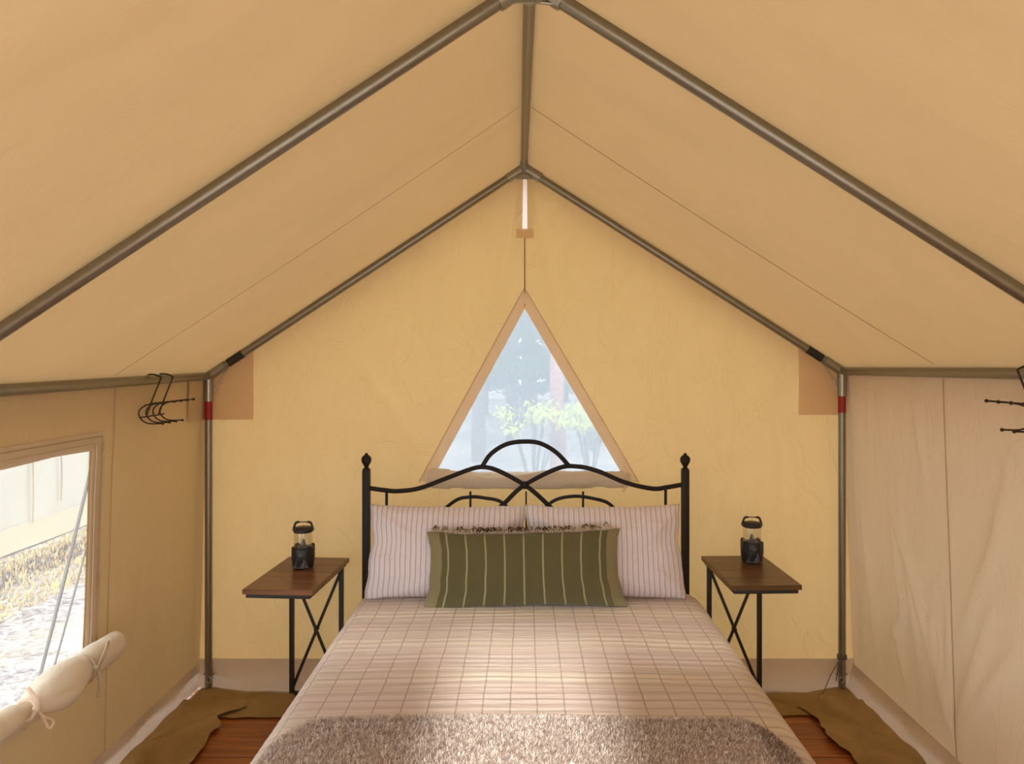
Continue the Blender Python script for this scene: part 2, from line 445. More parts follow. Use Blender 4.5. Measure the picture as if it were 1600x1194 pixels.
TRI = [(-.433, 1.040), (.470, 1.040), (0, 1.838)]
TRI_D = [(-.433, 1.040), (-.2, 1.032), (.1, 1.030), (.470, 1.040), (0, 1.838)]
SLIT = [(-.012, 2.228), (.012, 2.228), (.011, 2.490), (-.009, 2.490)]
def back_pt(x, z):
    top = roofz(x, YB)
    d = .0035*fbm(x*5, z*4, 1, 4) + .0025*abs(fbm(x*9+4, z*7, 3, 2))
    for a, b, w, h in (((-.03, 2.45), (-.16, 1.75), .030, .012), ((.05, 2.45), (.17, 1.75), .030, .012), ((.12, 2.40), (.28, 1.9), .02, .006),
                       ((-.45, 1.0), (-1.2, .35), .05, .008), ((.5, 1.05), (.95, 1.75), .03, .008), ((.62, .95), (1.2, 1.25), .04, .006),
                       ((-.48, 1.1), (-.9, 1.7), .03, .007), ((1.25, 1.3), (1.3, .2), .03, .006), ((-1.0, 1.3), (-.95, .3), .03, .005)):
        d += 1.9*h*crease(a, b, (x, z), w)
    edge = min(1, max(0, (top-z)/.12)); nearwin = 1-math.exp(-((max(0, abs(x)-.0))**2+(z-1.4)**2)/.02)*.3
    bel = .02*math.sin(PI*min(max(z/1.5, 0), 1))*math.cos(x)       # slight outward belly
    return (x, YB+(bel+d)*edge*nearwin-.0, z)
def bel_y(x, z, off=.008):
    p = back_pt(x, z); return (p[0], p[1]-off, p[2])
def build_back():
    out = [(-1.60, .06), (1.615, .06), (1.565, roofz(1.565, YB)-.004), (0, roofz(0, YB)-.002), (-1.56, roofz(-1.56, YB)-.004)]
    w = struct(sheet('wall_back', out, [TRI_D, SLIT], .022, back_pt, M['canvas_wall']))
    # doubled reinforcement patches in the upper corners
    for s, xa, xb, zb in ((-1, -1.545, -1.325, 1.297), (1, 1.338, 1.55, 1.320)):
        n = 14
        def f(a, b):
            x = xa+(xb-xa)*a; z0 = zb; z1 = roofz(x, YB)-.02; return bel_y(x, z0+(z1-z0)*b, .012)
        grid(n, 20, f, 'reinforcement_patch', M['canvas_patch'], w)
    grid(6, 4, lambda a, b: bel_y(-.041+.082*a, 2.184+.045*b, .014), 'slit_patch', M['canvas_patch'], w)
    MB().tube([bel_y(0, z, .006) for z in np.linspace(1.85, 2.184, 24)], .0024, 8).build('seam', M['seam'], w)
    grid(4, 12, lambda a, b: (-.024+.048*a, YB+.045, 2.20+.30*b), 'storm_flap', M['slit_cloth'], w)
    # triangular window
    win = struct(mesh_obj('window_1', *band_mesh(TRI, .052), M['canvas_band']))
    sc = sheet('screen', [(-.46, 1.022), (.497, 1.022), (0, 1.868)], [], .05, lambda x, z: (x, YB+.03+.004*fbm(x*3, z*3), z), M['screen_tri'], win)
    return w
def offset_poly(poly, d):
    n = len(poly); out = []
    for i in range(n):
        p0, p1, p2 = Vector(poly[i-1]), Vector(poly[i]), Vector(poly[(i+1) % n])
        a = (p1-p0).normalized(); b = (p2-p1).normalized(); na = Vector((a.y, -a.x)); nb = Vector((b.y, -b.x))
        m = (na+nb).normalized(); k = d/max(m.dot(na), .25); out.append(tuple(p1+m*min(k, d*2.0)))
    return out
def band_mesh(poly, wd):
    inn = dense(poly, .02); outp = offset_poly(poly, wd); o2 = []
    n = len(poly)
    for i in range(n):
        a = Vector(poly[i]); b = Vector(poly[(i+1) % n]); k = max(1, int((b-a).length/.02)); A = Vector(outp[i]); B = Vector(outp[(i+1) % n])
        o2 += [tuple(A.lerp(B, j/k)) for j in range(k)]
    V = []; m = len(inn)
    for r in range(4):
        for i in range(m):
            p = Vector(inn[i]).lerp(Vector(o2[i]), r/3); V.append(bel_y(p.x, p.y, .009 if r in (1, 2) else .004))
    F = [(r*m+i, r*m+(i+1) % m, (r+1)*m+(i+1) % m, (r+1)*m+i) for r in range(3) for i in range(m)]
    return V, F
wall_back = build_back()
win1 = bpy.data.objects['window_1']
# stitched edge of the band, and the rolled flap below the gable window
o_ = offset_poly(TRI, .052)
MB().tube([bel_y(p[0], p[1], .010) for p in dense([o_[0], o_[2], o_[1]], .03, False)], .0016, 6).build('stitching', M['seam_soft'], win1)
def tri_roll(a, b):
    x = -.475+.985*a; t = 2*PI*b
    r = .034*(1+.18*fbm(x*6, t*.6, 4)+.12*math.sin(x*11)); e = min(1, (min(a, 1-a)/.04)); r *= .55+.45*math.sqrt(e)
    if abs(x+.33) < .03 or abs(x-.36) < .03: r *= .86
    sag = .010*math.sin(PI*a)-.004*math.cos(9*a)
    return (x, YB-.034+r*.75*math.cos(t), 1.012-sag+r*1.18*math.sin(t)+.004*math.sin(3*t+x*8))
roll1 = grid(120, 25, tri_roll, 'rolled_flap', M['flap_cloth'], win1)
for x in (-.47, .487):
    mb = MB(); mb.tube(crom([(x, YB-.03, 1.06), (x-.01, YB-.045, 1.02), (x+.005, YB-.05, .98), (x-.012, YB-.045, .955)]), .006, 8, flat=.4)
    mb.build('tie', M['canvas_band'], roll1)

# ---- side walls
WIN2 = [(.45, .50), (2.640, .50), (2.650, 1.0), (2.648, 1.262), (2.45, 1.268), (2.2, 1.262), (2.0, 1.268), (1.7, 1.27), (.45, 1.275)]  # near end lengthened out of view to let more daylight onto the right wall
def left_pt(y, z, off=0):
    d = .004*fbm(y*2.2, z*1.6, 9, 4)+.007*crease((3.45, .2), (2.95, .75), (y, z), .05)+.007*crease((2.95, .2), (3.1, .9), (y, z), .035)+.005*crease((2.85, .15), (3.3, .55), (y, z), .03)
    d += .004*crease((2.797, .1), (2.797, 1.45), (y, z), .015)
    edge = min(1, max(0, (1.52-z)/.15)); return (wallx(-1, y, z)-d*edge+off, y, z)
def pr(X, Y, x=1.59):   # read-off helper: where a sight line meets the right wall
    D = 1155*x/(X-820); return (D, 1.59-(Y-562)*D/1155)
RC = [(pr(1487, 1150), pr(1425, 880), .022, .016), (pr(1487, 1148), pr(1455, 960), .018, .014), (pr(1425, 880), pr(1395, 780), .03, .010),
      (pr(1412, 960), pr(1398, 820), .018, .010), (pr(1390, 1010), pr(1418, 940), .014, .012), (pr(1418, 1090), pr(1395, 950), .022, .010),
      (pr(1490, 1150), pr(1560, 940), .028, .012), (pr(1492, 1150), pr(1590, 1020), .03, .012), (pr(1482, 1130), pr(1484, 940), .018, .010),
      (pr(1500, 1000), pr(1590, 800), .035, .010), (pr(1370, 1040), pr(1352, 820), .022, .008), (pr(1440, 1080), pr(1410, 760), .03, .008),
      (pr(1365, 700), pr(1370, 590), .02, .004), (pr(1455, 760), pr(1440, 620), .02, .006), (pr(1550, 900), pr(1600, 700), .03, .007)]
def right_pt(y, z, off=0):
    d = .006*fbm(y*2.4+5, z*1.4, 4, 4)
    for a, b, w, h in RC: d += 2.6*h*crease(a, b, (y, z), w)*(1 if h > 0 else -1)
    d = .035*math.tanh(d/.035)*(1-.85*math.exp(-((y-2.745)/.022)**2))
    edge = min(1, max(0, (1.53-z)/.12)); return (wallx(1, y, z)-d*edge*.9-off, y, z)
def side_outline(s): return [(YFRONT, .07), (YB+.01, .07), (YB+.01, ez(s, YB)+.004), (YFRONT, ez(s, YFRONT)+.004)]
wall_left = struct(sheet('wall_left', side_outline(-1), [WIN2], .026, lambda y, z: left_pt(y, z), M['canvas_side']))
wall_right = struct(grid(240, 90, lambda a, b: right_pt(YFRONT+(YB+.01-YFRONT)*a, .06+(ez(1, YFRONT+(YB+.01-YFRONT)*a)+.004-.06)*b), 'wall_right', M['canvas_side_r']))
MB().tube([(lambda p: (p[0]+.004, p[1], p[2]))(left_pt(2.797, z)) for z in np.linspace(.09, 1.50, 50)], .0016, 8).build('seam', M['seam_soft'], wall_left)
MB().tube([(lambda p: (p[0]-.003, p[1], p[2]))(right_pt(2.745, z)) for z in np.linspace(.09, 1.52, 50)], .0018, 8).build('seam', M['seam_soft'], wall_right)
for s, f, w in ((-1, left_pt, wall_left),):
    grid(8, 12, lambda a, b: f(3.40+.21*a, 1.30+.20*b, .010), 'reinforcement_patch', M['canvas_side'], w)

# the side window: band, screen, rolled flap with ties
outer2 = [(.37, .42), (2.72, .42), (2.728, 1.325), (.37, 1.335)]
win2 = struct(sheet('window_2', outer2, [WIN2], .03, lambda y, z: left_pt(y, z, .008), M['band_side']))
sheet('screen', [(.40, .45), (2.69, .45), (2.69, 1.30), (.40, 1.30)], [], .08, lambda y, z: (wallx(-1, y, z)-.03, y, z), M['screen_side'], win2)
MB().tube([left_pt(y, z, .011) for y, z in dense([(2.705, .45), (2.71, 1.31), (.42, 1.32)], .04, False)], .0018, 6).build('stitching', M['seam_soft'], win2)
MB().tube([left_pt(y, z, .012) for y, z in dense([(2.668, .46), (2.672, 1.285), (.42, 1.29)], .04, False)], .0025, 6).build('stitching', M['flap_cloth'], win2)
def roll_r(y):
    r = .046+.006*nz(y*5, 3)
    r -= .021*math.exp(-((y-2.215)/.045)**2)+.008*math.exp(-((y-2.50)/.04)**2)
    r += .010*math.exp(-((y-2.36)/.07)**2)
    return r
def side_roll(a, b):
    y = .36+2.38*a; t = 2*PI*b; r = roll_r(y); e = min(1, (1-a)/.02); r *= math.sqrt(max(e, .001))
    r *= 1+.10*math.sin(2*t+y*9)+.10*fbm(y*7, math.cos(t), math.sin(t))
    if math.sin(t) < -.2: r *= 1+.22*math.exp(-((y-2.36)/.09)**2)
    x = -1.497-.010*math.exp(-((y-2.215)/.08)**2); z = .548-.012*math.exp(-((y-2.215)/.12)**2)
    return (x+r*math.cos(t), y, z+r*1.05*math.sin(t))
roll2 = grid(210, 29, side_roll, 'rolled_flap', M['flap_cloth'], win2)
for yy, sg in ((2.215, 1), (2.50, -1)):
    xr = -1.497+roll_r(yy)
    mb = MB()
    mb.tube([(-1.497+(roll_r(yy)+.005)*math.cos(t), yy+.004*math.sin(2*t), .540+(roll_r(yy)+.005)*math.sin(t)) for t in np.linspace(0, 2*PI, 25)], .006, 8)
    mb.ball((xr+.008, yy, .545), .011, 10)
    if sg > 0:
        mb.tube(crom([(xr+.01, yy, .548), (xr+.02, yy-.015, .575), (xr+.012, yy-.028, .605), (xr+.004, yy-.034, .622)]), [.006]*18+[.005], 8, flat=.5)
        mb.tube(crom([(xr+.01, yy, .54), (xr+.02, yy+.02, .51), (xr+.022, yy+.05, .488), (xr+.02, yy+.062, .470), (xr+.018, yy+.045, .462), (xr+.016, yy+.03, .49), (xr+.008, yy+.01, .535)]), .0045, 8, flat=.6)
    else:
        mb.tube(crom([(xr+.01, yy, .545), (xr+.015, yy+.03, .585), (xr+.012, yy+.06, .612), (xr+.008, yy+.07, .60), (xr+.01, yy+.05, .578), (xr+.01, yy+.01, .545)]), .0035, 8)
        mb.tube(crom([(xr+.01, yy, .54), (xr+.022, yy-.006, .51), (xr+.022, yy-.008, .475), (xr+.02, yy-.012, .452)]), .0075, 8, flat=.35)
    mb.build('tie', M['canvas_band' if sg > 0 else 'cord'], roll2)

# ---- entrance gable with its door gap (behind the camera)
DW = .80; GAP = .24
fo = [(-1.60, .02), (-DW, .02), (-DW, 1.90), (DW, 1.90), (DW, .02), (1.615, .02), (1.565, roofz(1.565, YFRONT)-.004), (0, roofz(0, YFRONT)-.002), (-1.56, roofz(-1.56, YFRONT)-.004)]
struct(sheet('wall_front', fo, [], .08, lambda x, z: (x, YFRONT+.01*fbm(x*2, z*2), z), M['canvas_wall']))

# pale sheets added out of view: they diffuse daylight and narrow the sunbeam
M['diffuser_cloth'] = canvas('diffuser_cloth', (.6, .6, .6), (.62, .64, .66), .3)
for s_ in (-1, 1):
    tag(grid(20, 30, lambda a, b: (s_*(GAP+.62*a), YFRONT-.03+.02*math.sin(a*16+b), .03+1.80*b), 'diffuser_sheet', M['diffuser_cloth']),
        'added translucent sheet diffusing daylight beside the door gap, '+('left' if s_ < 0 else 'right')+' half', 'light diffuser')

# ---- pale sod strips at the foot of the walls
def sod_back(a, b):
    x = -1.60+3.21*a; h = 1-b
    y = YB-.006-(.035+.05*min(1, max(0, (1.50-abs(x))/.16)))*h**1.4-.010*h*fbm(x*4, h*2+1, 3)-.012*crease((-.1, 0), (.3, 1), ((x*1.7) % 1-.3, b), .12)*h
    return (x, y, .006+.122*b+.006*h*nz(x*3))
struct(grid(200, 14, sod_back, 'baseboard_back', M['sod_pale']))
def sod_side(s):
    def f(a, b):
        y = -.15+3.75*a; h = 1-b
        x = abs(wallx(s, y, .11))-.006-(.006 if s < 0 else .040)*h**1.3-.012*h*abs(fbm(y*3.2, h*1.5+1, 7*s))-.010*math.sin(y*17+b*3)*h*(1-h)*2
        return (s*x, y, .006+.104*b)
    return f
struct(grid(220, 12, sod_side(-1), 'baseboard_left', M['sod_pale']))
struct(grid(220, 12, sod_side(1), 'baseboard_right', M['sod_pale']))

# ---- floor of planks
fl = struct(MB().box((0, 1.70, -.035), (3.40, 4.0, .020)).build('floor', M['iron_brown'], smooth=False))
pm = None; pw = .135; y = -.28; k = 0
while y < 3.66:
    if pm is None:
        mb = MB().box((0, 0, 0), (3.36, pw-.005, .024), .003, seg=1); o = mb.build('plank', M['plank'], fl, auto=False, smooth=False); pm = o
    else:
        o = pm.copy(); COL.objects.link(o); o.parent = fl
    o.location = (0, y+pw/2, -.012-.001*(k % 3)); y += pw; k += 1

# ---- brown sod cloths lying on the boards
def ragged(y, seed, a=.02): return a*fbm(y*5, seed, 0, 3)+a*.6*abs(nz(y*11, seed+3))
def flap_back(a, b):
    x = -1.56+3.12*a; y0 = 3.27+ragged(x, 1, .022)+(.02 if x > 0 else 0); y = y0+(3.60-y0)*b
    return (x, y, .004+.004*abs(fbm(x*5, y*5, 1))+.010*math.exp(-(b/.08)**2)*max(0, nz(x*7, 2)))
def flap_side(s):
    def f(a, b):
        y = -.1+3.52*a; edge = (1.305 if s < 0 else 1.275)+ragged(y, 9*s, .026)-(.03*math.exp(-((y-3.36)/.06)**2))
        if s < 0: edge += .05*math.exp(-((y-3.26)/.05)**2)
        X = abs(wallx(s, y, 0))-.02; x = edge+(X-edge)*b
        z = .013+.014*abs(fbm(y*3.5+x*2, x*6, 3*s, 3))+.022*crease((0, .2), (1, .8), (b, (y*1.6) % 1), .07)+.016*crease((.1, .9), (.9, .3), (b, (y*2.3+.4) % 1), .06)+.010*math.exp(-(b/.06)**2)*max(0, nz(y*6, 5*s))
        return (s*x, y, z)
    return f
tag(grid(160, 14, flap_back, 'ground_cloth', M['brown_sod']), 'brown canvas sod cloth lying along the foot of the back wall behind the nightstands', 'tarp')
tag(grid(220, 20, flap_side(-1), 'ground_cloth', M['brown_sod']), 'brown canvas sod cloth on the boards along the wall with the open window', 'tarp')
tag(grid(220, 20, flap_side(1), 'ground_cloth', M['brown_sod']), 'crumpled brown canvas sod cloth along the windowless wall right of the bed', 'tarp')

# ------------------------------------------------------------------ pipe frame
R = .0185
tf = thing('tent_frame', (0, 3.565, 0), 'grey galvanised pipe frame of rafters, ridge, eaves and poles carrying the canvas', 'frame')
def pipe(name, a, b, r=R, mat='pipe'): return MB().tube([Vector(a).lerp(Vector(b), i/8) for i in range(9)], r, 20).build(name, M[mat], tf)
def along(a, b, d0, d1): a, b = Vector(a), Vector(b); u = (b-a).normalized(); return a+u*d0, a+u*d1
for yf, off in ((YF, -.004), (YN, .0125), (YE, 0)):
    ap = (off, yf, RZ); el = (XL, yf, ez(-1, yf)); er = (XR, yf, ez(1, yf))
    for e, s in ((el, -1), (er, 1)):
        pipe('rafter_pipe', ap, e)
        pipe('corner_pole', e, (e[0], yf, .012), .0172)
        # sleeves of the elbow fittings
        a, b = along(ap, e, .0, .095); pipe('sleeve', a, b, R+.0055, 'fitting')
        a, b = along(e, ap, .0, .10); pipe('sleeve', a, b, R+.0045, 'fitting')
        pipe('sleeve', e, (e[0], yf, e[2]-.12), .0172+.0045, 'fitting')
        MB().ball(e, R+.006, 16).build('elbow', M['fitting'], tf)
        # bent gusset rod between rafter sleeve and pole sleeve
        a, _ = along(e, ap, .115, .2)
        MB().tube(crom([a-Vector((0, .0, .02)), (e[0]-s*.045, yf, e[2]-.035), (e[0]-s*.024, yf, e[2]-.085)]), .0035, 8).build('gusset_rod', M['fitting'], tf)
        # foot plate, bolt and ring
        mb = MB().tube([(e[0]-s*.03, yf-.005, .075), (e[0]+s*.022, yf-.005, .075)], .005, 10)
        mb.tube([(e[0]-s*.012+.011*math.cos(t), yf-.024, .055+.014*math.sin(t)) for t in np.linspace(0, 2*PI, 18)], .003, 8)
        mb.build('bolt', M['fitting'], tf)
    # angle web at the apex
    for s in (-1, 1): MB().tube([(s*.075, yf-.006, RZ-.060), (0, yf-.006, RZ-.052)], .004, 8).build('gusset_rod', M['fitting'], tf)
    mb = MB(); mb.add([(-.055, yf-.01, RZ-.035), (.055, yf-.01, RZ-.035), (.04, yf-.01, RZ-.058), (-.04, yf-.01, RZ-.058),
                       (-.055, yf-.005, RZ-.035), (.055, yf-.005, RZ-.035), (.04, yf-.005, RZ-.058), (-.04, yf-.005, RZ-.058)],
                      [(0, 1, 2, 3), (7, 6, 5, 4), (0, 4, 5, 1), (1, 5, 6, 2), (2, 6, 7, 3), (3, 7, 4, 0)]); mb.build('gusset_plate', M['fitting'], tf, smooth=False)
    MB().ball((off, yf, RZ), R+.007, 16).build('elbow', M['fitting'], tf)
for y0, y1, o0, o1 in ((YF, YN, -.004, .0125), (YN, YE, .0125, 0)):
    pipe('ridge_pipe', (o0, y0, RZ), (o1, y1, RZ), .0165)
    pipe('eave_pipe', (XL, y0, ez(-1, y0)), (XL, y1, ez(-1, y1)))
    pipe('eave_pipe', (XR, y0, ez(1, y0)), (XR, y1, ez(1, y1)))
    pipe('sleeve', (o0, y0, RZ), (o0+(o1-o0)*.05, y0+(y1-y0)*.05, RZ), .0205, 'fitting')
    pipe('sleeve', (o1, y1, RZ), (o1+(o0-o1)*.05, y1+(y0-y1)*.05, RZ), .0205, 'fitting')
def band(name, a, b, mat, r, label): tag(pipe(name, a, b, r, mat), label)
band('tape_band', (XL, YF, 1.387), (XL, YF, 1.300), 'red_tape', .0182, 'red tape band round left pole')
band('tape_band', (XR, YF, 1.418), (XR, YF, 1.335), 'red_tape', .0182, 'red tape band round right pole')
for e, s in (((XL, YF, ez(-1, YF)), -1), ((XR, YF, ez(1, YF)), 1)):
    a, b = along(e, (-.004, YF, RZ), .115, .20); band('tape_band', a, b, 'black_tape', R+.0015, 'black tape band round rafter')

# cord tied at the foot of the right pole
mb = MB()
for zz in (.150, .157, .164): mb.tube([(XR+.0205*math.cos(t), YF+.0205*math.sin(t), zz) for t in np.linspace(0, 2*PI, 18)], .003, 6)
mb.tube(crom([(XR-.02, YF-.012, .155), (XR-.035, YF-.03, .10), (XR-.05, YF-.05, .06), (XR-.03, YF-.03, .11), (XR-.015, YF-.022, .145)]), .0025, 6)
mb.tube(crom([(XR-.02, YF-.02, .15), (XR-.08, YF-.05, .08), (XR-.13, YF-.10, .030), (XR-.16, YF-.12, .028), (XR-.18, YF-.16, .027)]), .0022, 6)
tag(mb.build('tie_cord', M['rope']), 'thin cord knotted round the foot of the right corner pole', 'cord')

# ------------------------------------------------------------------ hook racks over the eave pipes
def hook_rack(s, y0, label):
    X = XL if s < 0 else XR; yc = y0+.08; ezz = ez(s, yc)
    root = thing('hook_rack', (X, yc, ezz-.02), label, 'hook rack')
    P = lambda u, y, z: (X-s*u, y, ezz+z)
    for i, yy in enumerate((y0+.035, y0+.135)):
        mb = MB(); mb.tube(crom([P(-.026, yy, .004), P(-.022, yy, .023), P(.0, yy, .0235), P(.028, yy, .0225), P(.052, yy, .012), P(.05, yy, .0), P(.020, yy, -.075), P(-.006, yy, -.146)], 5), .0032, 8)
        mb.ball(P(-.026, yy, .004), .0042, 8); mb.build('hanger_strap', M['iron_brown'], root)
    MB().tube([P(.012, y0-.008, -.098), P(.012, y0+.178, -.098)], .003, 8).build('rail', M['iron_brown'], root)
    MB().tube([P(-.004, y0-.008, -.147), P(-.004, y0+.178, -.147)], .003, 8).build('rail', M['iron_brown'], root)
    for i in range(4):
        yy = y0+.0565*i+.0
        mb = MB(); mb.tube(crom([P(.125, yy, -.084), P(.06, yy, -.089), P(.014, yy, -.098), P(-.012, yy, -.115), P(-.018, yy, -.135), P(-.006, yy, -.158), P(.022, yy, -.172), P(.078, yy, -.172)], 5), .0028, 8)
        mb.ball(P(.125, yy, -.084), .0058, 10); mb.ball(P(.078, yy, -.172), .0058, 10)
        mb.build('hook', M['iron_brown'], root)
hook_rack(-1, 2.955, 'dark wire hook rack with ball tips hanging from the eave pipe above the window wall')
hook_rack(1, 2.08, 'dark wire hook rack cut by the right picture edge on the windowless wall side')

# ------------------------------------------------------------------ bed
HY = 3.385; S = 342.0
def H(X, Y): return ((X-820)*HY/1155, HY, 1.59-(Y-562)*HY/1155)
bed = thing('bed', (0, 2.36, 0), 'double bed with a black iron headboard of curved crossing bars', 'bed')
for X in (572.5, 1070.5):
    x, _, zt = H(X, 735); mb = MB()
    mb.box((x, HY, zt/2+.004), (.034, .034, zt), .004)
    mb.build('headboard_post', M['iron'], bed)
    mb = MB().lathe([(.017, 0), (.0175, .004), (.011, .008), (.0095, .014), (.014, .022), (.021, .034), (.0235, .046), (.021, .057), (.012, .066), (.007, .069), (.0075, .073), (.002, .077)], (x, HY, zt+.003), 24)
    mb.build('finial', M['iron'], bed)
Lc = [(578.5, 763), (600, 766), (622, 767.5), (655.5, 763), (697.5, 747.5), (736, 733), (757, 730), (781.5, 737), (820, 758), (848, 781), (880, 815), (905, 860), (915, 900)]
Rc = [(1065, 758), (1042, 762), (1019.5, 764), (977.5, 754.5), (935.5, 737), (904, 729.5), (872.5, 732), (820, 758), (792, 783), (760, 816), (737, 860), (728, 900)]
At = [(752, 731), (767.5, 709), (792, 694), (820, 690), (844.5, 693), (869, 707), (890, 729)]
La = [(650, 880), (668, 825), (708, 785), (734, 777), (757, 778.5), (785, 786), (806, 815), (815, 850)]
Ra = [(825, 850), (836, 815), (862, 785), (893.5, 776), (925, 779), (955, 790), (975, 825), (990, 880)]
for nm, c, r, dy in (('crossing_bar', Lc, .0105, 0), ('crossing_bar', Rc, .0105, .006), ('top_arch', At, .0105, 0), ('lower_arch', La, .008, .004), ('lower_arch', Ra, .008, .004)):
    MB().tube(crom([Vector(H(*p))+Vector((0, dy, 0)) for p in c], 8), r, 14).build(nm, M['iron'], bed)
MB().ball(H(820, 758), .019, 16).build('centre_knot', M['iron'], bed)
for X, Yt, r in ((604, 766, .0065), (1040, 763, .0065), (735, 768, .005), (911, 768, .005), (822, 768, .0035)):
    a = Vector(H(X, Yt)); MB().tube([a, (a.x, HY, .42)], r, 10).build('spindle', M['iron'], bed)
a = H(572.5, 900); b = H(1070.5, 900)
MB().tube([(a[0], HY, .42), (b[0], HY, .42)], .011, 12).build('lower_rail', M['iron'], bed)
for s in (-1, 1): MB().box((s*.68, 2.36, .235), (.03, 2.0, .035), .004).build('side_rail', M['iron'], bed)
for s in (-1, 1): MB().tube([(s*.66, 1.42, .0), (s*.66, 1.42, .23)], .016, 12).build('leg', M['iron'], bed)
tag(MB().box((0, 2.34, .385), (1.37, 1.96, .27), .05, seg=4).build('mattress', M['mattress']), 'mattress hidden under the plaid quilt on the iron bed', 'mattress')

# quilt draped over the mattress
TOPZ = .548; W = .655; RR = .085; Y0 = 1.42; Y1 = 3.352
def drape(s, t):
    Wd = W+.008 if s < 0 else W+.052
    dx = max(abs(s)-Wd, 0); dy = max(Y0-t, 0); e = math.hypot(dx, dy)
    if e > 0:
        if e < RR*PI/2: hx = RR*math.sin(e/RR); dz = RR*(1-math.cos(e/RR))
        else: q = e-RR*PI/2; hx = RR+.07*q; dz = RR+q*.995
        nx, ny = dx/e, dy/e
    else: hx = dz = 0; nx = ny = 0
    sg = 1 if s > 0 else -1
    f = min(1, max(0, (dz-.05)/.2))
    wv = .012*f*math.sin((t if dx > dy else s)*17+2*nz(s*2, t*2))
    x = sg*(min(abs(s), Wd)+(hx+wv)*nx); y = max(t, Y0)-(hx+wv)*ny
    z = TOPZ-dz
    top = 1-min(1, dz/.08)
    z += top*(.008*math.cos(min(abs(s)/Wd, 1)*PI/2) + .0045*fbm(s*2.3, t*5.5, 1, 3))
    z += top*.0021*math.sin(t*2*PI/.0385+1.5*nz(s*2, t*3, 2))*(.6+.6*nz(s*3, t*2, 8))
    if t > 3.26: z -= .020*((t-3.26)/.09)**2
    return x, y, z
smax = W+RR*PI/2+.36; tmin = Y0-RR*PI/2-.36
ns, nt = 200, 330
quilt = grid(ns, nt, lambda a, b: drape(-smax+2*smax*a, tmin+(Y1-tmin)*b), 'quilt', M['plaid'], uvf=lambda a, b: (-smax+2*smax*a+.0405*0+.003, tmin+(Y1-tmin)*b))
tag(quilt, 'cream and taupe plaid quilt spread over the double bed', 'quilt')
sm = quilt.modifiers.new('thickness', 'SOLIDIFY'); sm.thickness = .012; sm.offset = -1

# fluffy throw across the foot of the bed
def throw_pt(s, t, lift):
    x, y, z = drape(s, t); return (x, y, z+lift)
def throw_edge(s): return 2.118+.008*nz(s*4, 3)-.012*max(0, s)-(.22*(max(0, abs(s-.012)-.585)/.12)**2.0)
TW = .712
def throw_f(a, b):
    s = -.685+1.395*a; t1 = throw_edge(s); t = 1.10+(t1-1.10)*b
    e = min(1, min(a, 1-a)/.03, (1-b)/.025); return throw_pt(s, t, .003+.017*math.sqrt(max(e, 0)))
throw = thing('throw_blanket', (0, 1.6, .56), 'fluffy heathered taupe throw across the foot of the bed', 'blanket')
grid(150, 100, throw_f, 'blanket_cloth', M['throw_base'], throw)
nb = 85000
aa = rng.random(nb); bb = 1-rng.random(nb)**1.7
Pb = np.empty((nb, 3)); tone = np.empty(nb)
for i in range(nb):
    s = -.685+1.395*aa[i]; t1 = throw_edge(s); t = 1.10+(t1-1.10)*bb[i]
    e = min(1, min(aa[i], 1-aa[i])/.03, (1-bb[i])/.025)
    Pb[i] = throw_pt(s, t, .002+.016*math.sqrt(max(e, 0)))
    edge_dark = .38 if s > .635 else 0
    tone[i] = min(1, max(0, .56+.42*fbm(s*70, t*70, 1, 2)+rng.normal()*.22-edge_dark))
az = rng.random(nb)*2*PI; ln = .009+.008*rng.random(nb); lean = .35+.75*rng.random(nb)
D3 = np.stack([np.cos(az)*np.sin(lean), np.sin(az)*np.sin(lean), np.cos(lean)], 1)
Sd = np.stack([-np.sin(az), np.cos(az), np.zeros(nb)], 1)*.0016
V = np.stack([Pb-Sd, Pb+Sd, Pb+D3*ln[:, None]*.6+Sd*.9, Pb+D3*ln[:, None]+np.array([0, 0, -.001])], 1).reshape(-1, 3)
base = np.arange(nb)[:, None]*4
F = np.concatenate([base+np.array([0, 1, 2]), base+np.array([0, 2, 3])], 0)
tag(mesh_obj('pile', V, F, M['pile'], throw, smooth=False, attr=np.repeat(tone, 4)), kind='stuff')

# ------------------------------------------------------------------ pillows
def pillow(name, w, h, th, mat, seed, flop=.0, pinch=.0, corner=.03, nu=70, nv=50, wr=.006, waist=.03):
    V = []; F = []; UV = []
    def pt(i, j, side):
        u = -1+2*i/(nu-1); v = -1+2*j/(nv-1)
        cx = 1+corner*abs(v)**3-waist*(1-v*v); cy = 1+corner*1.3*abs(u)**3-.05*(1-u*u)
        e = max(0, (1-abs(u)**2.6))*max(0, (1-abs(v)**2.6))
        d = th/2*(e**.48)
        wn = wr*fbm(u*3+seed, v*3, seed+side, 3)*min(1, e*4)
        wn += wr*1.5*(crease((-.95, .9), (-.45, .35), (u, v), .07)+crease((.95, .85), (.5, .2), (u, v), .07)+crease((-.98, -.2), (-.55, -.05), (u, v), .06)+crease((.98, -.75), (.5, -.3), (u, v), .08))*min(1, e*6)
        x = u*w/2*cx+.006*nz(v*3, seed)*abs(u); z = v*h/2*cy+.006*nz(u*4, seed+5)*abs(v)
        x += pinch*math.exp(-((v-.25)/.25)**2)*(-u)*abs(u)**3
        return (x, (-1 if side == 0 else 1)*(d+wn), z), (u*w/2, v*h/2)
    for side in (0, 1):
        for j in range(nv):
            for i in range(nu):
                p, q = pt(i, j, side); V.append(p); UV.append(q)
    for side in (0, 1):
        o = side*nu*nv
        for j in range(nv-1):
            for i in range(nu-1):
                f = (o+j*nu+i, o+j*nu+i+1, o+(j+1)*nu+i+1, o+(j+1)*nu+i); F.append(f if side == 0 else f[::-1])
    return V, F, UV
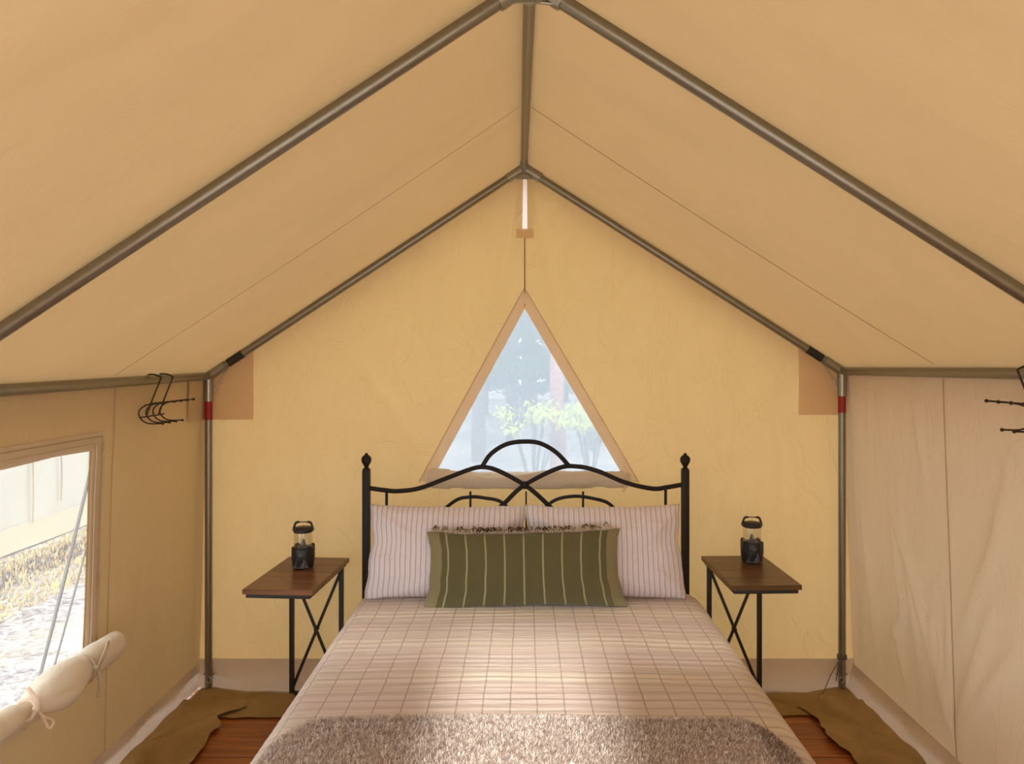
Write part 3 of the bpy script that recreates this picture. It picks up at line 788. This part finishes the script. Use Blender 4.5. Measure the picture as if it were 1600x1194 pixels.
def merge(o, d=.0006):
    bm = bmesh.new(); bm.from_mesh(o.data); bmesh.ops.remove_doubles(bm, verts=bm.verts, dist=d); bm.to_mesh(o.data); bm.free()
def pose(V, loc, rx, rz_=0, ry=0):
    Mx = Matrix.Translation(loc) @ Matrix.Rotation(rz_, 4, 'Z') @ Matrix.Rotation(rx, 4, 'X') @ Matrix.Rotation(ry, 4, 'Y')
    return [tuple(Mx @ Vector(v)) for v in V]
for loc, seed, ry, rzz, lab in (((-.342, 3.245, .748), 3, .012, .03, 'pillow in thin grey-striped white cotton, propped left of the bed centre'),
                           ((.345, 3.242, .748), 11, -.012, -.03, 'pillow in thin grey-striped white cotton, propped right of the bed centre')):
    V, F, UV = pillow('pillow', .685, .400, .17, 'stripe', seed, pinch=.012, corner=.012, wr=.009, waist=.012)
    V = [(x*(1-.06*z), y, z) for x, y, z in V]
    V = pose(V, loc, -.20, rzz, ry)
    o = mesh_obj('pillow', V, F, M['stripe'], uv=UV); merge(o)
    # hem of the pillow case at its outer side
    tag(o, lab, 'pillow', 'striped pillows against the headboard')
# long green cushion
cw, ch = .835, .310
lump = thing('bolster_cushion', (.0, 3.10, .56), 'long olive green bolster cushion with cream stripes and dark fringe', 'cushion')
V, F, UV = pillow('cushion', cw, ch, .135, 'green', 21, corner=.035, nu=110, nv=44, wr=.003)
loc = (-.003, 3.120, .705); V = [(x*(1-.045*(z+.15)/.3), y, z) for x, y, z in V]; V = pose(V, loc, -.16, 0, -.018)
keepc = []; keepo = []
for f in F:
    um = sum(UV[i][0] for i in f)/len(f); (keepo if abs(um) > cw/2-.050 else keepc).append(f)
def sub(V, F, UV):
    idx = sorted({i for f in F for i in f}); mp = {j: k for k, j in enumerate(idx)}
    return [V[i] for i in idx], [tuple(mp[i] for i in f) for f in F], [UV[i] for i in idx]
v, f, q = sub(V, keepc, UV); o = mesh_obj('cushion_body', v, f, M['green'], lump, uv=q); merge(o)
for s in (-1, 1):
    ff = [x for x in keepo if s*sum(UV[i][0] for i in x) > 0]; v, f, q = sub(V, ff, UV)
    o = mesh_obj('end_panel', v, f, M['olive'], lump, uv=q); merge(o); tag(o, 'plain lighter olive end panel')
# fringe: short curled tassels on the top edge
Rx = Matrix.Translation(loc) @ Matrix.Rotation(-.16, 4, 'X') @ Matrix.Rotation(-.018, 4, 'Y')
for mat, n, zoff, lab in (('fringe_dark', 210, .010, 'dark brown curled fringe'), ('fringe_pale', 190, .004, 'cream fringe loops')):
    mb = MB(); r_ = random.Random(5 if mat == 'fringe_dark' else 8)
    for i in range(n):
        u = r_.uniform(-.93, .93)
        if mat == 'fringe_dark' and nz(u*12, 4.2) < -.12: continue
        cy = 1+.035*1.3*abs(u)**3-.05*(1-u*u); p = Vector((u*cw/2*.965, r_.uniform(-.004, .008), ch/2*cy-.004))
        a = r_.uniform(-1, 1); h = r_.uniform(.4, 1)
        c = [p, p+Vector((a*.009, .004, .012*h+.002)), p+Vector((a*.018, .002, .023*h+zoff)), p+Vector((a*.030, -.004, .018*h+zoff)), p+Vector((a*.036, -.006, .008*h+zoff))]
        if mat == 'fringe_dark': c = c[1:]
        mb.tube([Rx @ x for x in crom(c, 3)], .0017 if mat == 'fringe_dark' else .0014, 5)
    tag(mb.build('fringe', M[mat], lump, auto=False), lab, kind='stuff')

# ------------------------------------------------------------------ nightstands
def nightstand(label, w, d, hgt, wood, loc, rot, inner):
    root = thing('nightstand', (0, 0, 0), label, 'nightstand')      # origin: middle of the back edge on the floor
    t = .020; nbd = 4; bw = d/nbd
    for i in range(nbd):
        MB().box((0, -bw*(i+.5), hgt-t/2), (w, bw-.0006, t), .0012, seg=1).build('plank', M[wood], root, smooth=False)
    mb = MB(); fw = .016; zf = hgt-t-.008
    for y in (-.014, -d+.014): mb.box((0, y, zf), (w-.026, fw, .016), .0015)
    for s in (-1, 1): mb.box((s*(w/2-.021), -d/2, zf), (fw, d-.03, .016), .0015)
    mb.build('top_frame', M['metal_box'], root)
    lx = w/2-.028
    for s in (-1, 1): MB().box((s*lx, -.034, (hgt-t-.016)/2+.006), (.020, .020, hgt-t-.016-.012), .002).build('leg', M['metal_box'], root)
    L = hgt-.06
    for s in (-1, 1):
        a = Vector((s*lx, -.034+s*.006, hgt-.045)); b = Vector((-s*lx, -.034+s*.006, .03)); dv = b-a
        rot_ = dv.to_track_quat('Z', 'Y').to_matrix().to_4x4()
        MB().box(a.lerp(b, .5), (.006, .014, dv.length), .001, rot_).build('brace', M['metal_box'], root)
    MB().tube([(0, -.046, (hgt-.015)/2), (0, -.022, (hgt-.015)/2)], .010, 12).build('rivet', M['metal_box'], root)
    MB().box((inner*lx, -d/2+.002, .012), (.020, d-.05, .016), .002).build('base_rail', M['metal_box'], root)
    MB().box((0, -.034, .012), (2*lx-.022, .016, .016), .002).build('base_rail', M['metal_box'], root)
    root.location = loc; root.rotation_euler = (0, 0, rot)
    return root
nightstand('small nightstand with reddish brown plank top left of the bed', .292, .50, .640, 'table_wood', (-.972, 3.492, .016), -.062, 1)
nightstand('small nightstand with dark brown plank top right of the bed', .292, .46, .650, 'table_wood_b', (.976, 3.482, .016), .030, -1)

# ------------------------------------------------------------------ lanterns
def lantern(label, loc, rot):
    root = thing('camping_lantern', (0, 0, 0), label, 'lantern', 'camping lanterns on the nightstands')
    z = 0
    MB().lathe([(.040, 0), (.0445, .002), (.0465, .008), (.0480, .026), (.0500, .032), (.0505, .055), (.0505, .084), (.048, .088), (.041, .089)], seg=36).build('base', M['plastic_dark'], root)
    for k in range(4):     # raised shield-like lugs round the base, rising over the globe
        a = k*PI/2+PI/4; mb = MB(); V = []
        for r0 in (.0475, .0525):
            for (da, zz) in ((-.30, .040), (.30, .040), (.30, .090), (.12, .099), (-.12, .099), (-.30, .090)):
                V.append((r0*math.cos(a+da), r0*math.sin(a+da), zz))
        mb.add(V, [(0, 1, 2, 3, 4, 5), (11, 10, 9, 8, 7, 6)]+[(i, 6+i, 6+(i+1) % 6, (i+1) % 6) for i in range(6)])
        mb.build('lug', M['plastic_dark'], root, smooth=False)
    # grey trapezoid panel on the front
    mb = MB(); V = []
    for r0 in (.0470, .0525):
        for (da, zz) in ((-.75, .004), (.75, .004), (.34, .046), (-.34, .046)): V.append((r0*math.sin(da), -r0*math.cos(da), zz))
        for (da, zz) in ((-.25, .004), (.25, .004)): V.append((r0*math.sin(da), -r0*math.cos(da), zz))
    mb.add(V, [(0, 4, 5, 1, 2, 3), (9, 8, 7, 11, 10, 6), (0, 6, 10, 4), (4, 10, 11, 5), (5, 11, 7, 1), (1, 7, 8, 2), (2, 8, 9, 3), (3, 9, 6, 0)])
    mb.build('switch_panel', M['plastic_grey'], root, smooth=False)
    MB().tube([(0, -.047, .066), (0, -.0535, .066)], .009, 16).build('button', M['plastic_grey'], root)
    MB().lathe([(.0405, .086), (.0410, .10), (.0405, .150), (.0385, .158)], seg=36).build('globe', M['clear'], root)
    MB().lathe([(.030, .087), (.028, .092), (.012, .100), (.008, .112), (.006, .122), (.002, .126)], seg=20).build('light_cone', M['lens_grey'], root)
    MB().lathe([(.036, .156), (.0425, .158), (.044, .163), (.0430, .172), (.036, .178), (.018, .181)], seg=36).build('cap', M['plastic_dark'], root)
    mb = MB()
    for s in (-1, 1): mb.tube(crom([(s*.044, 0, .164), (s*.040, 0, .180), (s*.035, 0, .194), (s*.030, 0, .200), (s*.018, 0, .2015)], 5), .0052, 10)
    mb.tube([(-.02, 0, .2015), (.02, 0, .2015)], .0022, 8)
    mb.build('handle', M['plastic_dark'], root)
    root.location = loc; root.rotation_euler = (0, 0, rot); return root
lantern('black camping lantern with clear globe on the nightstand left of the bed', (-.998, 3.33, .657), .06)
lantern('black camping lantern with clear globe on the nightstand right of the bed', (1.040, 3.385, .667), -.08)

# ------------------------------------------------------------------ outside
gm = grid(60, 60, lambda a, b: (lambda x, y: (x, y, -.06-(.05*fbm(x*.25, y*.25, 2) if (abs(x) > 2 or y > 4.5 or y < -1) else 0)*min(1, max(0, math.hypot(x, y-1.7)-3)*.3)))(-45+90*a, -35+90*b), 'floor_outside', M['ground'])
struct(gm); gm.name = 'ground'

# guy ropes of this tent, seen through the side window
def ropeobj(a, b, label, r=.007):
    tag(MB().tube([Vector(a).lerp(Vector(b), i/10)+Vector((0, 0, -.03*math.sin(PI*i/10))) for i in range(11)], r, 8).build('guy_rope', M['rope']), label, 'rope')
def P2(X, Y, D): return ((X-820)*D/1155, D, 1.59-(Y-562)*D/1155)
ropeobj(P2(182, 560, 2.90), P2(38, 1150, 3.06), 'taut grey guy rope crossing high up behind the side window')
ropeobj(P2(190, 640, 3.05), P2(48, 1170, 3.0), 'second thinner guy rope low behind the side window', .0045)

# neighbouring white tent
nt_ = thing('wall_tent', (-4.4, 8.0, -.06), 'neighbouring off white canvas wall tent seen through the side window', 'tent')
grid(60, 12, lambda a, b: (-4.4-.02*fbm(a*16, b*2, 3), 4.4+8.6*a, .14+1.55*b), 'wall_panel', M['white_canvas'], nt_)
grid(60, 5, lambda a, b: (-4.36-.03*b+.015*nz(a*20), 4.4+8.6*a, -.055+.21*b), 'sod_flap', M['neighbour_sod'], nt_)
grid(30, 10, lambda a, b: (-4.2-1.9*b, 4.2+9.0*a, 1.60+1.15*b), 'roof_panel', M['white_canvas'], nt_)
grid(30, 10, lambda a, b: (-8.0+1.9*b, 4.2+9.0*a, 1.60+1.15*b), 'roof_panel', M['white_canvas'], nt_)
grid(20, 12, lambda a, b: (-4.4-3.4*a, 4.4, b*(1.65+1.05*(1-abs(2*a-1)))), 'end_panel', M['white_canvas'], nt_)
for yy, l in ((6.55, 1.15), (6.95, 1.05), (7.45, .95), (6.1, 1.1)):
    MB().tube(crom([(-4.36, yy+.02*nz(k*1.7, yy), 1.58-l*1.25*k/6+.0) for k in range(7)]), .008, 6).build('tie_cord', M['cord'], nt_)

# dry tufts at the foot of the neighbouring tent
def tufts(n, region, hgt, mat, name, label, seed, cat='grass'):
    r = np.random.default_rng(seed); x0, x1, y0, y1 = region
    P = np.stack([r.uniform(x0, x1, n), r.uniform(y0, y1, n), np.full(n, -.075)], 1); a = r.random(n)*2*PI; h = hgt*(.3+r.random(n)); le = r.random(n)*.9
    Dn = np.stack([np.cos(a)*np.sin(le), np.sin(a)*np.sin(le), np.cos(le)], 1)*h[:, None]; Sx = np.stack([-np.sin(a), np.cos(a), 0*a], 1)*.006
    V = np.stack([P-Sx, P+Sx, P+Dn], 1).reshape(-1, 3); F = np.arange(3*n).reshape(n, 3)
    return tag(mesh_obj(name, V, F, M[mat], smooth=False), label, cat, kind='stuff')
tufts(7000, (-4.3, -3.3, 4.6, 9.5), .045, 'dry_grass', 'dry_grass', 'pale dry grass along the foot of the neighbouring tent', 2)
tufts(1300, (-4.1, -3.75, 5.0, 9.0), .06, 'bark', 'twig_litter', 'brown twigs and litter beside the neighbouring tent', 4, 'litter')

# trees behind the gable window
def blob(n, c, r, leaf, seed):
    g = np.random.default_rng(seed); d = g.normal(size=(n, 3)); d /= np.linalg.norm(d, axis=1)[:, None]
    P = np.array(c)+d*np.array(r)*(g.random(n)**.45)[:, None]
    A = g.normal(size=(n, 3)); A /= np.linalg.norm(A, axis=1)[:, None]; B = np.cross(A, d); B /= np.linalg.norm(B, axis=1)[:, None]+1e-6
    return np.stack([P-A*leaf, P+B*leaf*.45, P+A*leaf, P-B*leaf*.45], 1).reshape(-1, 3)
def leafmesh(parts):
    V = np.concatenate(parts); return V, np.arange(len(V)).reshape(-1, 4)
def pine(loc, h, r, seed, label, group=None, bark='bark', low=.25, crown=1.6):
    root = thing('pine_tree', loc, label, 'tree', group); g = random.Random(seed)
    L = Vector(loc); pts = [L+Vector((.05*nz(i*.7, seed)*i*.4, .05*nz(i*.7, seed+4)*i*.4, h*i/12-.1)) for i in range(13)]
    MB().tube(pts, [r*(1-.75*i/12) for i in range(13)], 12).build('trunk', M[bark], root)
    parts = []; k = 0; mb = MB()
    z = h*low
    while z < h:
        f = (z/h-low)/(1-low); wd = crown*(1-f*.85)
        for q in range(3):
            a = g.uniform(0, 2*PI); c = L+Vector((math.cos(a)*wd*.55, math.sin(a)*wd*.55, z+g.uniform(-.2, .2)))
            parts.append(blob(150, tuple(c), (wd*.5, wd*.5, .22), .085, seed*100+k)); k += 1
            mb.tube([L+Vector((0, 0, z-.1)), c], [.03, .012], 6)
        z += .55
    tag(mb.build('branches', M[bark], root, auto=False), kind='stuff')
    V, F = leafmesh(parts); tag(mesh_obj('foliage', V, F, M['needles'], root, smooth=False), kind='stuff')
    return root
pine((.42, 9.4, -.06), 9.0, .105, 1, 'reddish pine trunk nearest behind the right half of the triangular window', bark='bark_red', low=.42, crown=1.5)
GL = 'dark conifer blurred behind the screen of the triangular window'; GG = 'conifers behind the tent'
for i, (x, y, h, lo) in enumerate([(-.75, 12, 9, .16), (-.25, 15, 10, .22), (.05, 19, 12, .12), (1.25, 13.5, 9, .14), (-1.9, 16, 11, .1), (.9, 20, 12, .1), (-1.2, 22, 12, .08), (2.3, 19, 11, .08),
                                   (2.9, 24, 13, .06), (-3.0, 21, 12, .08), (.3, 26, 13, .05), (-.6, 30, 14, .04), (1.6, 29, 14, .04), (-2.4, 30, 14, .04), (3.6, 31, 14, .04)]):
    pine((x, y, -.06), h, .12+.02*(i % 3), 20+i, GL, GG, low=lo, crown=1.0+.01*y)
def shrub(loc, r, mat, seed, label, zl=.86, zh=1.12):
    root = thing('leafy_shrub', loc, label, 'shrub'); g = random.Random(seed); mb = MB(); parts = []
    for k in range(9):
        a = g.uniform(0, 2*PI); q = g.uniform(.1, 1)*r; c = Vector(loc)+Vector((math.cos(a)*q, math.sin(a)*q, g.uniform(zl, zh)))
        mb.tube(crom([Vector(loc), Vector(loc).lerp(c, .5)+Vector((0, 0, .12)), c], 3), .012, 5)
        parts.append(blob(75, tuple(c), (r*.36, r*.36, .11), .03, seed*50+k))
    tag(mb.build('stems', M['bark'], root, auto=False), kind='stuff'); V, F = leafmesh(parts)
    tag(mesh_obj('foliage', V, F, M[mat], root, smooth=False), kind='stuff')
shrub((.10, 8.4, -.06), .42, 'leaf_yellow', 3, 'yellow green shrub behind the middle of the triangular window')
shrub((.78, 8.9, -.06), .36, 'leaf_yellow', 5, 'yellow green shrub right of the reddish trunk behind the triangular window')
